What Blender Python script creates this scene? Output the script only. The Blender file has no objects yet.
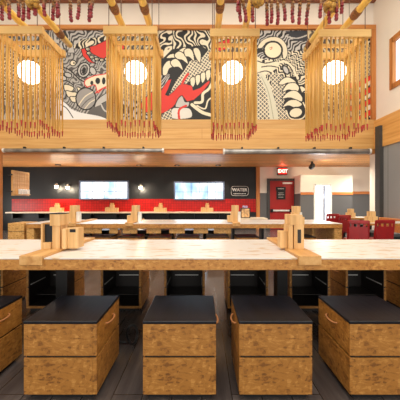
import bpy, bmesh, math, random
import numpy as np
from mathutils import Vector, Matrix

random.seed(7)
S = bpy.context.scene
COL = S.collection
F, CX, CY, EYE = 280.0, 202.0, 200.0, 1.25


def at(px, py, d):
    """point of the room at depth d seen in that direction from the photographer's place"""
    return Vector(((px - CX) * d / F, d, EYE + (CY - py) * d / F))


def XX(px, d):
    return (px - CX) * d / F


def ZZ(py, d):
    return EYE + (CY - py) * d / F


# ------------------------------------------------------------------ materials
def lin(c):
    return tuple((x / 255 / 12.92) if x / 255 <= 0.04045 else ((x / 255 + 0.055) / 1.055) ** 2.4 for x in c)


def rgba(c):
    return (*lin(c), 1.0)


class NT:
    def __init__(self, name):
        self.m = bpy.data.materials.new(name)
        self.m.use_nodes = True
        self.t = self.m.node_tree
        self.b = self.t.nodes['Principled BSDF']

    def n(self, typ, **kw):
        nd = self.t.nodes.new(typ)
        for k, v in kw.items():
            if k in nd.inputs:
                nd.inputs[k].default_value = v
            else:
                setattr(nd, k, v)
        return nd

    def l(self, a, ao, b, bi):
        self.t.links.new(a.outputs[ao], b.inputs[bi])

    def coords(self, scale=(1, 1, 1), rot=(0, 0, 0), kind='Object'):
        tc = self.n('ShaderNodeTexCoord')
        mp = self.n('ShaderNodeMapping')
        mp.inputs['Scale'].default_value = scale
        mp.inputs['Rotation'].default_value = rot
        self.l(tc, kind, mp, 'Vector')
        return mp

    def ramp(self, stops, interp='LINEAR'):
        r = self.n('ShaderNodeValToRGB')
        r.color_ramp.interpolation = interp
        el = r.color_ramp.elements
        while len(el) < len(stops):
            el.new(0.5)
        for e, (p, c) in zip(el, stops):
            e.position = p
            e.color = rgba(c)
        return r

    def mix(self, a, ao, b, bo, fac=None, fo=None, f=0.5, mode='MIX'):
        x = self.n('ShaderNodeMix', data_type='RGBA', blend_type=mode)
        self.l(a, ao, x, 6)
        self.l(b, bo, x, 7)
        if fac is not None:
            self.l(fac, fo, x, 0)
        else:
            x.inputs[0].default_value = f
        return x

    def set(self, rough=0.5, metal=0.0, spec=0.5):
        self.b.inputs['Roughness'].default_value = rough
        self.b.inputs['Metallic'].default_value = metal
        self.b.inputs['Specular IOR Level'].default_value = spec

    def bump(self, node, out, strength=0.2, dist=0.01):
        bp = self.n('ShaderNodeBump')
        bp.inputs['Strength'].default_value = strength
        bp.inputs['Distance'].default_value = dist
        self.l(node, out, bp, 'Height')
        self.l(bp, 'Normal', self.b, 'Normal')


def plain(name, c, rough=0.5, metal=0.0, spec=0.5, vary=0.06, scale=8.0):
    t = NT(name)
    mp = t.coords((scale,) * 3)
    nz = t.n('ShaderNodeTexNoise', Scale=1.0, Detail=3.0)
    t.l(mp, 'Vector', nz, 'Vector')
    lo = tuple(max(0, x * (1 - vary)) for x in c)
    hi = tuple(min(255, x * (1 + vary)) for x in c)
    r = t.ramp([(0.3, lo), (0.7, hi)])
    t.l(nz, 'Fac', r, 'Fac')
    t.l(r, 'Color', t.b, 'Base Color')
    t.set(rough, metal, spec)
    return t.m


def glow(name, c, strength):
    t = NT(name)
    t.b.inputs['Base Color'].default_value = rgba(c)
    t.b.inputs['Emission Color'].default_value = rgba(c)
    t.b.inputs['Emission Strength'].default_value = strength
    return t.m


def osb(name, dark, mid, light, rough=0.45, sc=1.0):
    t = NT(name)
    outs = []
    for sx, sy, sz, off in ((26, 26, 60, 0.0), (44, 44, 30, 3.1)):
        mp = t.coords((sx * sc, sy * sc, sz * sc), rot=(0.5 + off, 0.6 - off * 0.4, 0.4))
        nz = t.n('ShaderNodeTexNoise', Scale=0.6, Detail=3.0)
        t.l(mp, 'Vector', nz, 'Vector')
        wm = t.mix(mp, 'Vector', nz, 'Color', f=0.8, mode='ADD')
        v = t.n('ShaderNodeTexVoronoi', Scale=1.0)
        t.l(wm, 2, v, 'Vector')
        bw = t.n('ShaderNodeRGBToBW')
        t.l(v, 'Color', bw, 'Color')
        outs.append(bw)
    mp = t.coords((6 * sc, 6 * sc, 15 * sc), rot=(0.15, 0.3, 0))
    nz = t.n('ShaderNodeTexNoise', Scale=1.0, Detail=6.0, Distortion=3.4, Roughness=0.62)
    t.l(mp, 'Vector', nz, 'Vector')
    m = t.n('ShaderNodeMath', operation='ADD')
    t.l(outs[0], 'Val', m, 0)
    t.l(outs[1], 'Val', m, 1)
    m2 = t.n('ShaderNodeMath', operation='MULTIPLY_ADD')
    t.l(nz, 'Fac', m2, 0)
    m2.inputs[1].default_value = 3.4
    t.l(m, 0, m2, 2)
    h = t.n('ShaderNodeMath', operation='MULTIPLY')
    t.l(m2, 0, h, 0)
    h.inputs[1].default_value = 0.186
    r = t.ramp([(0.3, tuple(x * 0.8 for x in dark)), (0.38, dark), (0.47, mid), (0.54, mid), (0.68, light)])
    t.l(h, 0, r, 'Fac')
    t.l(r, 'Color', t.b, 'Base Color')
    t.bump(h, 0, 0.1, 0.003)
    t.set(rough)
    return t.m


def wood(name, a, b, c, axis='X', rough=0.5, sc=1.0, planks=None, gap=(60, 35, 18)):
    t = NT(name)
    s = {'X': (0.7, 14, 14), 'Y': (14, 0.7, 14), 'Z': (14, 14, 0.7)}[axis]
    mp = t.coords(tuple(x * sc for x in s))
    nz = t.n('ShaderNodeTexNoise', Scale=1.0, Detail=5.0, Roughness=0.6)
    t.l(mp, 'Vector', nz, 'Vector')
    r = t.ramp([(0.3, a), (0.5, b), (0.72, c)])
    t.l(nz, 'Fac', r, 'Fac')
    out, oo = r, 'Color'
    if planks:
        rot = (0, 0, 0) if planks[0] == 'XY' else (math.pi / 2, 0, 0)
        mp2 = t.coords((1, 1, 1), rot=rot)
        bk = t.n('ShaderNodeTexBrick')
        bk.inputs['Scale'].default_value = 1.0
        bk.inputs['Brick Width'].default_value = planks[2]
        bk.inputs['Row Height'].default_value = planks[1]
        bk.inputs['Mortar Size'].default_value = planks[3]
        bk.inputs['Color1'].default_value = (1, 1, 1, 1)
        bk.inputs['Color2'].default_value = (0.72, 0.72, 0.72, 1)
        bk.inputs['Mortar'].default_value = rgba(gap)
        t.l(mp2, 'Vector', bk, 'Vector')
        x = t.mix(r, 'Color', bk, 'Color', f=1.0, mode='MULTIPLY')
        out, oo = x, 2
    t.l(out, oo, t.b, 'Base Color')
    t.set(rough)
    return t.m


def tiles(name, c1, c2, mortar, w, h, ms, rough, vert='XZ', spec=0.5, offset=0.0):
    t = NT(name)
    tc = t.n('ShaderNodeTexCoord')
    sp = t.n('ShaderNodeSeparateXYZ')
    t.l(tc, 'Object', sp, 0)
    cb = t.n('ShaderNodeCombineXYZ')
    t.l(sp, 'X' if vert[0] == 'X' else 'Y', cb, 0)
    t.l(sp, 'Z', cb, 1)
    bk = t.n('ShaderNodeTexBrick', offset=offset)
    bk.inputs['Scale'].default_value = 1.0
    bk.inputs['Brick Width'].default_value = w
    bk.inputs['Row Height'].default_value = h
    bk.inputs['Mortar Size'].default_value = ms
    bk.inputs['Color1'].default_value = rgba(c1)
    bk.inputs['Color2'].default_value = rgba(c2)
    bk.inputs['Mortar'].default_value = rgba(mortar)
    t.l(cb, 0, bk, 'Vector')
    t.l(bk, 'Color', t.b, 'Base Color')
    t.bump(bk, 'Fac', -0.3, 0.004)
    t.set(rough, 0, spec)
    return t.m


M = {}
M['osb'] = osb('osb_board', (126, 80, 30), (160, 108, 45), (190, 138, 70))
M['osb_edge'] = osb('osb_apron', (164, 106, 46), (190, 132, 62), (212, 160, 88))
M['osb_pale'] = osb('osb_pale', (176, 124, 62), (212, 162, 92), (232, 190, 124))
M['strip'] = wood('maple_strip', (186, 132, 72), (212, 162, 98), (226, 182, 122), 'Y', 0.45)
M['caddy'] = wood('caddy_plywood', (196, 148, 90), (222, 178, 118), (236, 200, 146), 'Z', 0.5)
M['black'] = plain('black_paint', (10, 10, 13), 0.5)
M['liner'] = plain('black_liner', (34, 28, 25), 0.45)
M['steel'] = plain('brushed_steel', (190, 188, 184), 0.3, 0.9)
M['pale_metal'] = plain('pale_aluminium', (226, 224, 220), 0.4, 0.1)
M['galv'] = plain('galvanised_metal', (150, 148, 145), 0.36, 0.85, vary=0.2, scale=3)
M['leather'] = plain('tan_leather', (168, 112, 66), 0.6)
M['beam'] = wood('pine_beam', (212, 156, 86), (228, 176, 104), (238, 192, 124), 'X', 0.5, planks=('XZ', 0.3, 60, 0.003), gap=(170, 120, 75))
M['beam_y'] = wood('pine_beam_side', (204, 142, 72), (222, 164, 90), (232, 180, 110), 'Y', 0.5)
M['trimwood'] = wood('fir_trim', (176, 108, 48), (198, 128, 62), (212, 148, 82), 'X', 0.5)
M['trimwood_z'] = wood('fir_trim_upright', (168, 100, 44), (190, 120, 56), (206, 140, 74), 'Z', 0.5)
M['darkbeam'] = wood('stained_beam', (112, 58, 30), (136, 76, 42), (152, 90, 54), 'X', 0.5)
M['soffit'] = wood('cedar_soffit', (224, 148, 80), (238, 168, 98), (246, 190, 122), 'X', 0.45, planks=('XY', 0.14, 3.2, 0.004), gap=(120, 66, 34))
M['cream'] = plain('cream_paint', (242, 232, 218), 0.7, vary=0.015, scale=1)
M['ceil'] = plain('ceiling_paint', (240, 234, 224), 0.8, vary=0.015, scale=1)
M['char'] = tiles('charcoal_boards', (21, 23, 26), (18, 20, 23), (12, 13, 15), 0.4, 30.0, 0.008, 0.55)
M['grey'] = tiles('grey_panels', (96, 96, 96), (90, 90, 91), (70, 70, 72), 1.2, 30.0, 0.006, 0.55)
M['grey_y'] = tiles('grey_side_panels', (146, 145, 143), (140, 140, 139), (74, 74, 76), 0.62, 30.0, 0.008, 0.55, vert='YZ')
M['orange'] = wood('orange_rail', (186, 104, 44), (204, 122, 58), (216, 140, 74), 'X', 0.5)
M['tile'] = tiles('red_tile', (190, 24, 18), (166, 18, 14), (110, 16, 14), 0.11, 0.11, 0.006, 0.35, spec=0.3)
M['ledge'] = plain('ledge_laminate', (228, 212, 184), 0.35, vary=0.03)
M['red'] = plain('red_lacquer', (150, 18, 22), 0.35, vary=0.08)
M['reddoor'] = plain('red_door_paint', (164, 24, 20), 0.5, vary=0.03)
M['frame'] = plain('dark_door_frame', (62, 60, 58), 0.5)
M['blueframe'] = plain('window_frame_paint', (96, 108, 136), 0.4)
M['whitecard'] = plain('white_card', (238, 236, 230), 0.6)
M['cord'] = plain('brown_cord', (96, 66, 44), 0.7)
M['greyseat'] = plain('grey_cushion', (120, 118, 118), 0.8)
M['whitetop'] = plain('white_laminate', (232, 226, 216), 0.3, vary=0.02)
M['chalk'] = glow('x', (0, 0, 0), 0) if False else plain('white_lettering', (235, 235, 232), 0.6)
M['picture'] = plain('printed_card', (214, 160, 110), 0.5, vary=0.3, scale=20)
M['purple'] = plain('printed_card_top', (150, 130, 160), 0.5, vary=0.4, scale=40)


def vinyl():
    t = NT('black_vinyl')
    mp = t.coords((26, 3, 6))
    nz = t.n('ShaderNodeTexNoise', Scale=1.0, Detail=4.0)
    t.l(mp, 'Vector', nz, 'Vector')
    r = t.ramp([(0.3, (6, 8, 13)), (0.75, (18, 21, 31))])
    t.l(nz, 'Fac', r, 'Fac')
    t.l(r, 'Color', t.b, 'Base Color')
    t.bump(nz, 'Fac', 0.25, 0.006)
    t.set(0.33, 0, 0.24)
    return t.m


M['vinyl'] = vinyl()


def white_osb():
    t = NT('whitewashed_osb')
    mp = t.coords((5.5, 17, 6), rot=(0, 0, 0.12))
    nz = t.n('ShaderNodeTexNoise', Scale=1.0, Detail=3.0, Roughness=0.55)
    t.l(mp, 'Vector', nz, 'Vector')
    r = t.ramp([(0.0, (228, 224, 220)), (0.575, (230, 225, 218)), (0.63, (214, 192, 160)), (0.72, (196, 154, 104)), (1.0, (180, 130, 80))])
    t.l(nz, 'Fac', r, 'Fac')
    t.l(r, 'Color', t.b, 'Base Color')
    t.set(0.3, 0, 0.5)
    return t.m


M['white_osb'] = white_osb()


def floor_mat():
    t = NT('dark_plank_floor')
    mp = t.coords((9, 1.0, 1))
    nz = t.n('ShaderNodeTexNoise', Scale=1.0, Detail=6.0, Roughness=0.65)
    t.l(mp, 'Vector', nz, 'Vector')
    r = t.ramp([(0.3, (68, 61, 60)), (0.55, (86, 79, 77)), (0.8, (110, 101, 98))])
    t.l(nz, 'Fac', r, 'Fac')
    mp2 = t.coords((1, 1, 1), rot=(0, 0, math.pi / 2))
    bk = t.n('ShaderNodeTexBrick')
    for k, v in (('Scale', 1.0), ('Brick Width', 1.8), ('Row Height', 0.19), ('Mortar Size', 0.003),
                 ('Color1', (1, 1, 1, 1)), ('Color2', (0.7, 0.7, 0.7, 1)), ('Mortar', (0.25, 0.22, 0.2, 1))):
        bk.inputs[k].default_value = v
    t.l(mp2, 'Vector', bk, 'Vector')
    x = t.mix(r, 'Color', bk, 'Color', f=1.0, mode='MULTIPLY')
    t.l(x, 2, t.b, 'Base Color')
    t.bump(nz, 'Fac', 0.12, 0.01)
    t.set(0.24, 0, 0.6)
    return t.m


M['floor'] = floor_mat()


def bamboo():
    t = NT('yellow_bamboo')
    mp = t.coords((30, 1.6, 30))
    nz = t.n('ShaderNodeTexNoise', Scale=1.0, Detail=3.0)
    t.l(mp, 'Vector', nz, 'Vector')
    r = t.ramp([(0.3, (214, 166, 66)), (0.55, (234, 196, 98)), (0.8, (242, 212, 130))])
    t.l(nz, 'Fac', r, 'Fac')
    t.l(r, 'Color', t.b, 'Base Color')
    t.set(0.35)
    return t.m


M['bamboo'] = bamboo()
M['wrap'] = plain('brown_twine', (120, 76, 36), 0.75, vary=0.3, scale=60)
M['lframe'] = wood('lantern_frame_wood', (196, 146, 74), (216, 172, 100), (228, 190, 124), 'X', 0.45)


def reed():
    t = NT('golden_reed')
    mp = t.coords((30, 30, 2.0))
    nz = t.n('ShaderNodeTexNoise', Scale=1.0, Detail=3.0)
    t.l(mp, 'Vector', nz, 'Vector')
    r = t.ramp([(0.3, (176, 122, 42)), (0.5, (212, 160, 70)), (0.75, (240, 202, 122))])
    t.l(nz, 'Fac', r, 'Fac')
    t.l(r, 'Color', t.b, 'Base Color')
    t.set(0.28)
    tr = t.n('ShaderNodeBsdfTranslucent')
    t.l(r, 'Color', tr, 'Color')
    mx = t.n('ShaderNodeMixShader')
    mx.inputs[0].default_value = 0.25
    out = t.t.nodes['Material Output']
    t.l(t.b, 0, mx, 1)
    t.l(tr, 0, mx, 2)
    t.l(mx, 0, out, 'Surface')
    return t.m


M['rod'] = reed()
M['tip'] = plain('maroon_tip', (156, 40, 34), 0.5, vary=0.3, scale=50)
M['globe'] = glow('lit_globe', (255, 244, 226), 5.0)
M['bulb'] = glow('lit_bulb', (255, 236, 200), 14.0)


def cracker():
    t = NT('firecracker_paper')
    tc = t.n('ShaderNodeTexCoord')
    sp = t.n('ShaderNodeSeparateXYZ')
    t.l(tc, 'Object', sp, 0)
    r = t.ramp([(0.0, (146, 32, 42)), (0.2, (146, 34, 42)), (0.3, (160, 108, 52)), (1.0, (190, 142, 70))])
    mm = t.n('ShaderNodeMath', operation='MULTIPLY')
    t.l(sp, 'Z', mm, 0)
    mm.inputs[1].default_value = 2.5
    t.l(mm, 0, r, 'Fac')
    mp = t.coords((60, 60, 60))
    nz = t.n('ShaderNodeTexVoronoi', Scale=1.0)
    t.l(mp, 'Vector', nz, 'Vector')
    r2 = t.ramp([(0.5, (255, 255, 255)), (0.85, (110, 80, 80))])
    bw = t.n('ShaderNodeRGBToBW')
    t.l(nz, 'Color', bw, 'Color')
    t.l(bw, 'Val', r2, 'Fac')
    x = t.mix(r, 'Color', r2, 'Color', f=1.0, mode='MULTIPLY')
    t.l(x, 2, t.b, 'Base Color')
    t.set(0.55)
    return t.m


M['cracker'] = cracker()


def winglow(name, bars, strength):
    """daylight through frosted panes with pale blue shapes outside"""
    t = NT(name)
    mp = t.coords((1.6, 1, 0.9))
    nz = t.n('ShaderNodeTexNoise', Scale=1.0, Detail=2.0)
    t.l(mp, 'Vector', nz, 'Vector')
    r = t.ramp([(0.3, (90, 150, 200)), (0.42, (170, 205, 230)), (0.55, (245, 250, 255))])
    t.l(nz, 'Fac', r, 'Fac')
    t.l(r, 'Color', t.b, 'Emission Color')
    t.b.inputs['Base Color'].default_value = (0.02, 0.02, 0.02, 1)
    t.b.inputs['Roughness'].default_value = 0.1
    t.b.inputs['Emission Strength'].default_value = strength
    return t.m


M['daylight'] = winglow('window_daylight', 0, 1.7)
M['daylight2'] = glow('door_daylight', (244, 246, 252), 1.6)
M['exit_red'] = glow('exit_face', (206, 30, 22), 0.9)
M['exit_text'] = glow('exit_letters', (255, 214, 196), 2.2)


# ------------------------------------------------------------------ mesh helpers
class MB:
    def __init__(self):
        self.bm = bmesh.new()

    def box(self, x0, x1, y0, y1, z0, z1, bevel=0.0):
        g = bmesh.ops.create_cube(self.bm, size=1)
        for v in g['verts']:
            v.co = Vector(((x0 + x1) / 2 + v.co.x * (x1 - x0), (y0 + y1) / 2 + v.co.y * (y1 - y0), (z0 + z1) / 2 + v.co.z * (z1 - z0)))
        if bevel:
            es = list({e for v in g['verts'] for e in v.link_edges})
            bmesh.ops.bevel(self.bm, geom=es, offset=bevel, segments=2, affect='EDGES', profile=0.5)
        return self

    def tube(self, pts, r, n=10, cap=True):
        pts = [Vector(p) for p in pts]
        rs = r if isinstance(r, (list, tuple)) else [r] * len(pts)
        rings = []
        up = Vector((0, 0, 1))
        for i, p in enumerate(pts):
            t = (pts[min(i + 1, len(pts) - 1)] - pts[max(i - 1, 0)]).normalized()
            a = t.cross(up)
            if a.length < 1e-3:
                a = t.cross(Vector((0, 1, 0)))
            a.normalize()
            b = t.cross(a)
            rings.append([self.bm.verts.new(p + (a * math.cos(2 * math.pi * k / n) + b * math.sin(2 * math.pi * k / n)) * rs[i]) for k in range(n)])
        for i in range(len(pts) - 1):
            for k in range(n):
                self.bm.faces.new((rings[i][k], rings[i][(k + 1) % n], rings[i + 1][(k + 1) % n], rings[i + 1][k]))
        if cap:
            self.bm.faces.new(rings[0])
            self.bm.faces.new(rings[-1])
        return self

    def sphere(self, c, r, u=24, v=16, squash=1.0):
        bmesh.ops.create_uvsphere(self.bm, u_segments=u, v_segments=v, radius=r, matrix=Matrix.Translation(c) @ Matrix.Diagonal((1, 1, squash, 1)))
        return self

    def poly(self, pts, y0, y1):
        """prism with an outline in the x-z plane"""
        a = [self.bm.verts.new((x, y0, z)) for x, z in pts]
        b = [self.bm.verts.new((x, y1, z)) for x, z in pts]
        self.bm.faces.new(a)
        self.bm.faces.new(list(reversed(b)))
        for i in range(len(pts)):
            j = (i + 1) % len(pts)
            self.bm.faces.new((a[i], b[i], b[j], a[j]))
        return self

    def build(self, name, mat, parent=None, loc=None, rot=None, smooth=False, label=None):
        bmesh.ops.recalc_face_normals(self.bm, faces=self.bm.faces)
        me = bpy.data.meshes.new(name)
        self.bm.to_mesh(me)
        self.bm.free()
        if smooth:
            for p in me.polygons:
                p.use_smooth = True
        for m in (mat if isinstance(mat, list) else [mat]):
            me.materials.append(m)
        o = bpy.data.objects.new(name, me)
        COL.objects.link(o)
        if parent is not None:
            o.parent = parent
        if loc is not None:
            o.location = loc
        if rot is not None:
            o.rotation_euler = rot
        if label:
            o['label'] = label
        return o


def tag(o, label, cat, group=None):
    o['label'] = label
    o['category'] = cat
    if group:
        o['group'] = group
    return o


def thing(name, label, cat, loc=(0, 0, 0), rz=0.0, group=None):
    o = bpy.data.objects.new(name, None)
    COL.objects.link(o)
    o.location = loc
    o.rotation_euler = (0, 0, rz)
    o.empty_display_size = 0.1
    return tag(o, label, cat, group)


def struct(o):
    o['kind'] = 'structure'
    return o


def sbox(name, mat, x0, x1, y0, y1, z0, z1, bevel=0.0):
    return struct(MB().box(x0, x1, y0, y1, z0, z1, bevel).build(name, mat))


def dup(root, loc, rz=0.0, label=None):
    r = root.copy()
    COL.objects.link(r)
    r.location = loc
    r.rotation_euler = (0, 0, rz)
    if label:
        r['label'] = label
    for ch in list(root.children):
        c = ch.copy()
        COL.objects.link(c)
        c.parent = r
        for g in list(ch.children):
            d = g.copy()
            COL.objects.link(d)
            d.parent = c
    return r


def text_mesh(name, s, size, mat, parent, loc, label=None, depth=0.004, bold=False):
    cu = bpy.data.curves.new(name, 'FONT')
    cu.body = s
    cu.size = size
    cu.extrude = depth
    cu.align_x = 'CENTER'
    cu.align_y = 'CENTER'
    if bold:
        cu.offset = size * 0.03
    tmp = bpy.data.objects.new(name + '_curve', cu)
    COL.objects.link(tmp)
    dg = bpy.context.evaluated_depsgraph_get()
    me = bpy.data.meshes.new_from_object(tmp.evaluated_get(dg))
    bpy.data.objects.remove(tmp)
    bpy.data.curves.remove(cu)
    me.materials.clear()
    me.materials.append(mat)
    o = bpy.data.objects.new(name, me)
    COL.objects.link(o)
    o.parent = parent
    o.location = loc
    o.rotation_euler = (math.pi / 2, 0, 0)
    if label:
        o['label'] = label
    return o


# ------------------------------------------------------------------ the setting
YB, YL, ZS = 12.0, 8.0, 2.67          # back wall, loft front, soffit height
XR = XX(376, YL)                       # right wall of the front hall
sbox('floor', M['floor'], -9.5, 9.5, -5, YB + 0.3, -0.12, 0)
# walls under the loft
sbox('wall_back', M['char'], -9.2, XX(256, YB), YB, YB + 0.15, 0, ZS)
sbox('trim_1', M['tile'], XX(12, YB), XX(256, YB), YB - 0.02, YB, ZZ(212, YB), ZZ(199, YB))
sbox('trim_2', M['trimwood_z'], XX(256, YB), XX(259.5, YB), YB - 0.08, YB + 0.1, 0, ZS)
sbox('wall_back_dining', M['cream'], XX(259.5, YB), 8.2, YB, YB + 0.15, ZZ(193, YB), ZS)
sbox('wainscot_wall', M['grey'], XX(259.5, YB), 8.2, YB - 0.02, YB + 0.15, 0, ZZ(193, YB))
sbox('trim_3', M['orange'], XX(296, YB), 8.2, YB - 0.05, YB - 0.02, ZZ(194.2, YB), ZZ(191.6, YB))
sbox('wall_left_back', M['char'], -9.35, -9.2, YL, YB + 0.15, 0, ZS)
sbox('wall_right_back', M['grey_y'], 8.2, 8.35, YL + 0.2, YB + 0.15, 0, ZS)
sbox('trim_4', M['trimwood_z'], XX(372, YB), XX(375.5, YB), YB - 0.1, YB - 0.02, 0, ZS)
# soffit, loft front
sbox('ceiling_soffit', M['soffit'], -9.35, 8.35, YL + 0.25, YB + 0.15, ZS, ZS + 0.1)
sbox('beam_loft', M['beam'], -6.2, XR, YL, YL + 0.25, ZZ(149, YL), ZZ(119.5, YL))
sbox('trim_5', M['trimwood'], -6.2, XR, YL + 0.02, YL + 0.3, ZS - 0.09, ZZ(149, YL))
sbox('wall_loft', M['cream'], -6.2, XR + 0.1, YL + 0.12, YL + 0.3, ZZ(119.5, YL), 7.2)
# upper side walls
sbox('wall_left', M['cream'], -6.2, -6.05, -5, YL + 0.3, 0, 7.2)
WY0, WY1 = 6.3, XR * F / (393 - CX)    # clerestory window in the right wall
wz0, wz1 = ZZ(85, WY1), ZZ(41, WY1)
mb = MB().box(XR, XR + 0.12, WY1, YL + 0.3, 0, 7.2)
mb.box(XR, XR + 0.12, -5, WY0, 0, 7.2).box(XR, XR + 0.12, WY0, WY1, 0, wz0).box(XR, XR + 0.12, WY0, WY1, wz1, 7.2)
struct(mb.build('wall_right', M['cream']))
w1 = struct(MB().box(XR + 0.06, XR + 0.08, WY0, WY1, wz0, wz1).build('window_1', M['daylight']))
fr = MB()
for a in ((WY0 - 0.1, WY0 + 0.03, wz0 - 0.1, wz1 + 0.1), (WY1 - 0.03, WY1 + 0.1, wz0 - 0.1, wz1 + 0.1),
          (WY0, WY1, wz0 - 0.1, wz0 + 0.03), (WY0, WY1, wz1 - 0.03, wz1 + 0.1)):
    fr.box(XR - 0.03, XR + 0.1, a[0], a[1], a[2], a[3])
fr.build('window_frame', M['trimwood_z'], w1)
sbox('beam_right', M['beam_y'], XR - 0.06, XR, 0, YL, ZZ(149, YL), ZZ(121, YL))
sbox('wainscot_right', M['grey_y'], XR - 0.03, XR, 0, YL, 0, ZZ(149, YL))
sbox('column_corner', M['frame'], XX(375.5, 7.8), XX(382.5, 7.8), 7.62, 7.82, 0, ZZ(127, 7.8))
sbox('column_left', M['trimwood_z'], XX(-5, YL), XX(1.2, YL), YL - 0.06, YL + 0.06, 0, ZS)
# hall ceiling and cross beam
sbox('ceiling', M['ceil'], -6.2, XR + 0.12, -5, YL + 0.3, 7.2, 7.3)
sbox('beam_cross', M['darkbeam'], -6.05, XR, 7.85, 8.1, ZZ(3.2, 8.1), 7.2)
# mural frame
sbox('trim_6', M['trimwood'], -6.05, XX(376, YL) - 0.01, YL - 0.02, YL + 0.12, ZZ(29, YL), ZZ(25, YL))
sbox('trim_7', M['trimwood_z'], XX(371.5, YL), XX(376, YL) - 0.01, YL - 0.02, YL + 0.12, ZZ(119.5, YL), ZZ(29, YL))

# ------------------------------------------------------------------ the mural (painted panels)
U0, U1, V0, V1, R = -10.0, 371.5, 29.0, 119.5, 3
NU, NV = int((U1 - U0) * R) + 1, int((V1 - V0) * R) + 1
uu = np.linspace(U0, U1, NU)
vv = np.linspace(V0, V1, NV)
Ug, Vg = np.meshgrid(uu, vv)
img = np.zeros((NV, NU, 3))
rng = np.random.default_rng(5)
BK, CR, GY, LG, RD, DG = (14, 12, 11), (224, 212, 184), (146, 142, 138), (186, 182, 176), (208, 44, 32), (84, 80, 78)


def paint(mask, c):
    img[mask] = c


def smooth_noise(sx, sy, seed):
    r = np.random.default_rng(seed)
    n = np.zeros_like(Ug)
    for _ in range(7):
        a, b = r.uniform(-1, 1) / sx, r.uniform(-1, 1) / sy
        n += np.sin(2 * np.pi * (a * Ug + b * Vg) + r.uniform(0, 6.28))
    return n / 7


def inpoly(pts):
    m = np.zeros(Ug.shape, bool)
    p = np.array(pts, float)
    j = len(p) - 1
    for i in range(len(p)):
        xi, yi, xj, yj = p[i, 0], p[i, 1], p[j, 0], p[j, 1]
        if yi != yj:
            m ^= ((yi > Vg) != (yj > Vg)) & (Ug < (xj - xi) * (Vg - yi) / (yj - yi) + xi)
        j = i
    return m


def smooth(pts, closed=True, n=6):
    p = [np.array(q, float) for q in pts]
    out = []
    L = len(p)
    for i in range(L if closed else L - 1):
        g = (lambda k: p[k % L]) if closed else (lambda k: p[min(max(k, 0), L - 1)])
        a, b, c, d = g(i - 1), g(i), g(i + 1), g(i + 2)
        for k in range(n):
            t = k / n
            out.append(0.5 * (2 * b + (c - a) * t + (2 * a - 5 * b + 4 * c - d) * t * t + (3 * b - a - 3 * c + d) * t ** 3))
    if not closed:
        out.append(p[-1])
    return out


def near(pts, w, closed=False):
    p = [np.array(q, float) for q in pts]
    if closed:
        p = p + [p[0]]
    m = np.zeros(Ug.shape, bool)
    for a, b in zip(p[:-1], p[1:]):
        d = b - a
        L = max(1e-6, d @ d)
        t = np.clip(((Ug - a[0]) * d[0] + (Vg - a[1]) * d[1]) / L, 0, 1)
        m |= (Ug - a[0] - t * d[0]) ** 2 + (Vg - a[1] - t * d[1]) ** 2 < (w / 2) ** 2
    return m


def shape(pts, fill, line=BK, w=0.9, sm=True):
    q = smooth(pts) if sm else pts
    paint(inpoly(q), fill)
    if w:
        paint(near(q, w, True), line)


def stroke(pts, c, w):
    paint(near(smooth(pts, False), w), c)


def ell(cx, cy, rx, ry, fill=None, line=BK, w=0.9, rot=0.0):
    shape([(cx + rx * math.cos(t) * math.cos(rot) - ry * math.sin(t) * math.sin(rot), cy + rx * math.cos(t) * math.sin(rot) + ry * math.sin(t) * math.cos(rot))
           for t in np.linspace(0, 6.283, 25)[:-1]], fill, line, w) if fill is not None else \
        paint(near([(cx + rx * math.cos(t), cy + ry * math.sin(t)) for t in np.linspace(0, 6.283, 30)[:-1]], w, True), line)


def squiggle(mask, f, c1=CR, c2=BK, seed=1, thr=0.0, ang=0.0, amp=2.2, s=9):
    n = smooth_noise(s, s, seed) * amp * 2
    u = Ug * math.cos(ang) + Vg * math.sin(ang)
    g = np.sin(2 * np.pi * u / f + n * 2)
    paint(mask & (g > thr), c1)
    paint(mask & (g <= thr), c2)


def scales(mask, p=3.0, c=CR, k=BK, ang=0.5, thr=0.36):
    a = Ug * math.cos(ang) + Vg * math.sin(ang)
    b = -Ug * math.sin(ang) + Vg * math.cos(ang)
    fa, fb = np.abs((a / p) % 1 - 0.5), np.abs((b / p) % 1 - 0.5)
    paint(mask, c)
    paint(mask & (fa < thr) & (fb < thr), k)
    paint(mask & (fa < thr * 0.4) & (fb < thr * 0.4), GY)


def box_m(a, b, c, d):
    return (Ug >= a) & (Ug <= b) & (Vg >= c) & (Vg <= d)


squiggle(box_m(-20, 380, 0, 200), 3.6, seed=3, thr=0.1, s=7)
# behind the first hanging lamp: scaled body
squiggle(box_m(-20, 59, 29, 120), 5.0, c1=LG, c2=DG, seed=11, thr=0.0)
scales(inpoly(smooth([(0, 60), (25, 45), (50, 55), (48, 80), (20, 100), (-5, 95)])), 3.2)
# horned grey beast, panel one
paint(box_m(58, 111, 44, 120), GY)
squiggle(box_m(58, 111, 29, 48), 4.4, c1=LG, c2=(58, 55, 54), seed=21, ang=0.9)
squiggle(inpoly([(70, 47), (82, 38), (98, 36), (110, 30), (110, 37), (96, 44), (80, 48)]), 4.2, seed=25, ang=0.4, thr=0.2)
squiggle(inpoly(smooth([(59, 52), (70, 50), (88, 66), (96, 66), (108, 64), (110, 74), (90, 78), (76, 90), (60, 84)])), 4.6, c1=(170, 166, 160), c2=(78, 74, 72), seed=31, thr=-0.35, ang=0.7)
shape([(66, 52), (71, 40), (74, 52)], LG, BK, 0.6, False)
shape([(60, 56), (64, 47), (68, 56)], GY, BK, 0.6, False)
shape([(80, 48), (95, 44), (111, 36), (111, 60), (100, 57), (92, 53), (87, 49), (87, 54), (91, 60), (96, 63), (88, 61), (82, 55)], RD, BK, 0.7, False)
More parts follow.
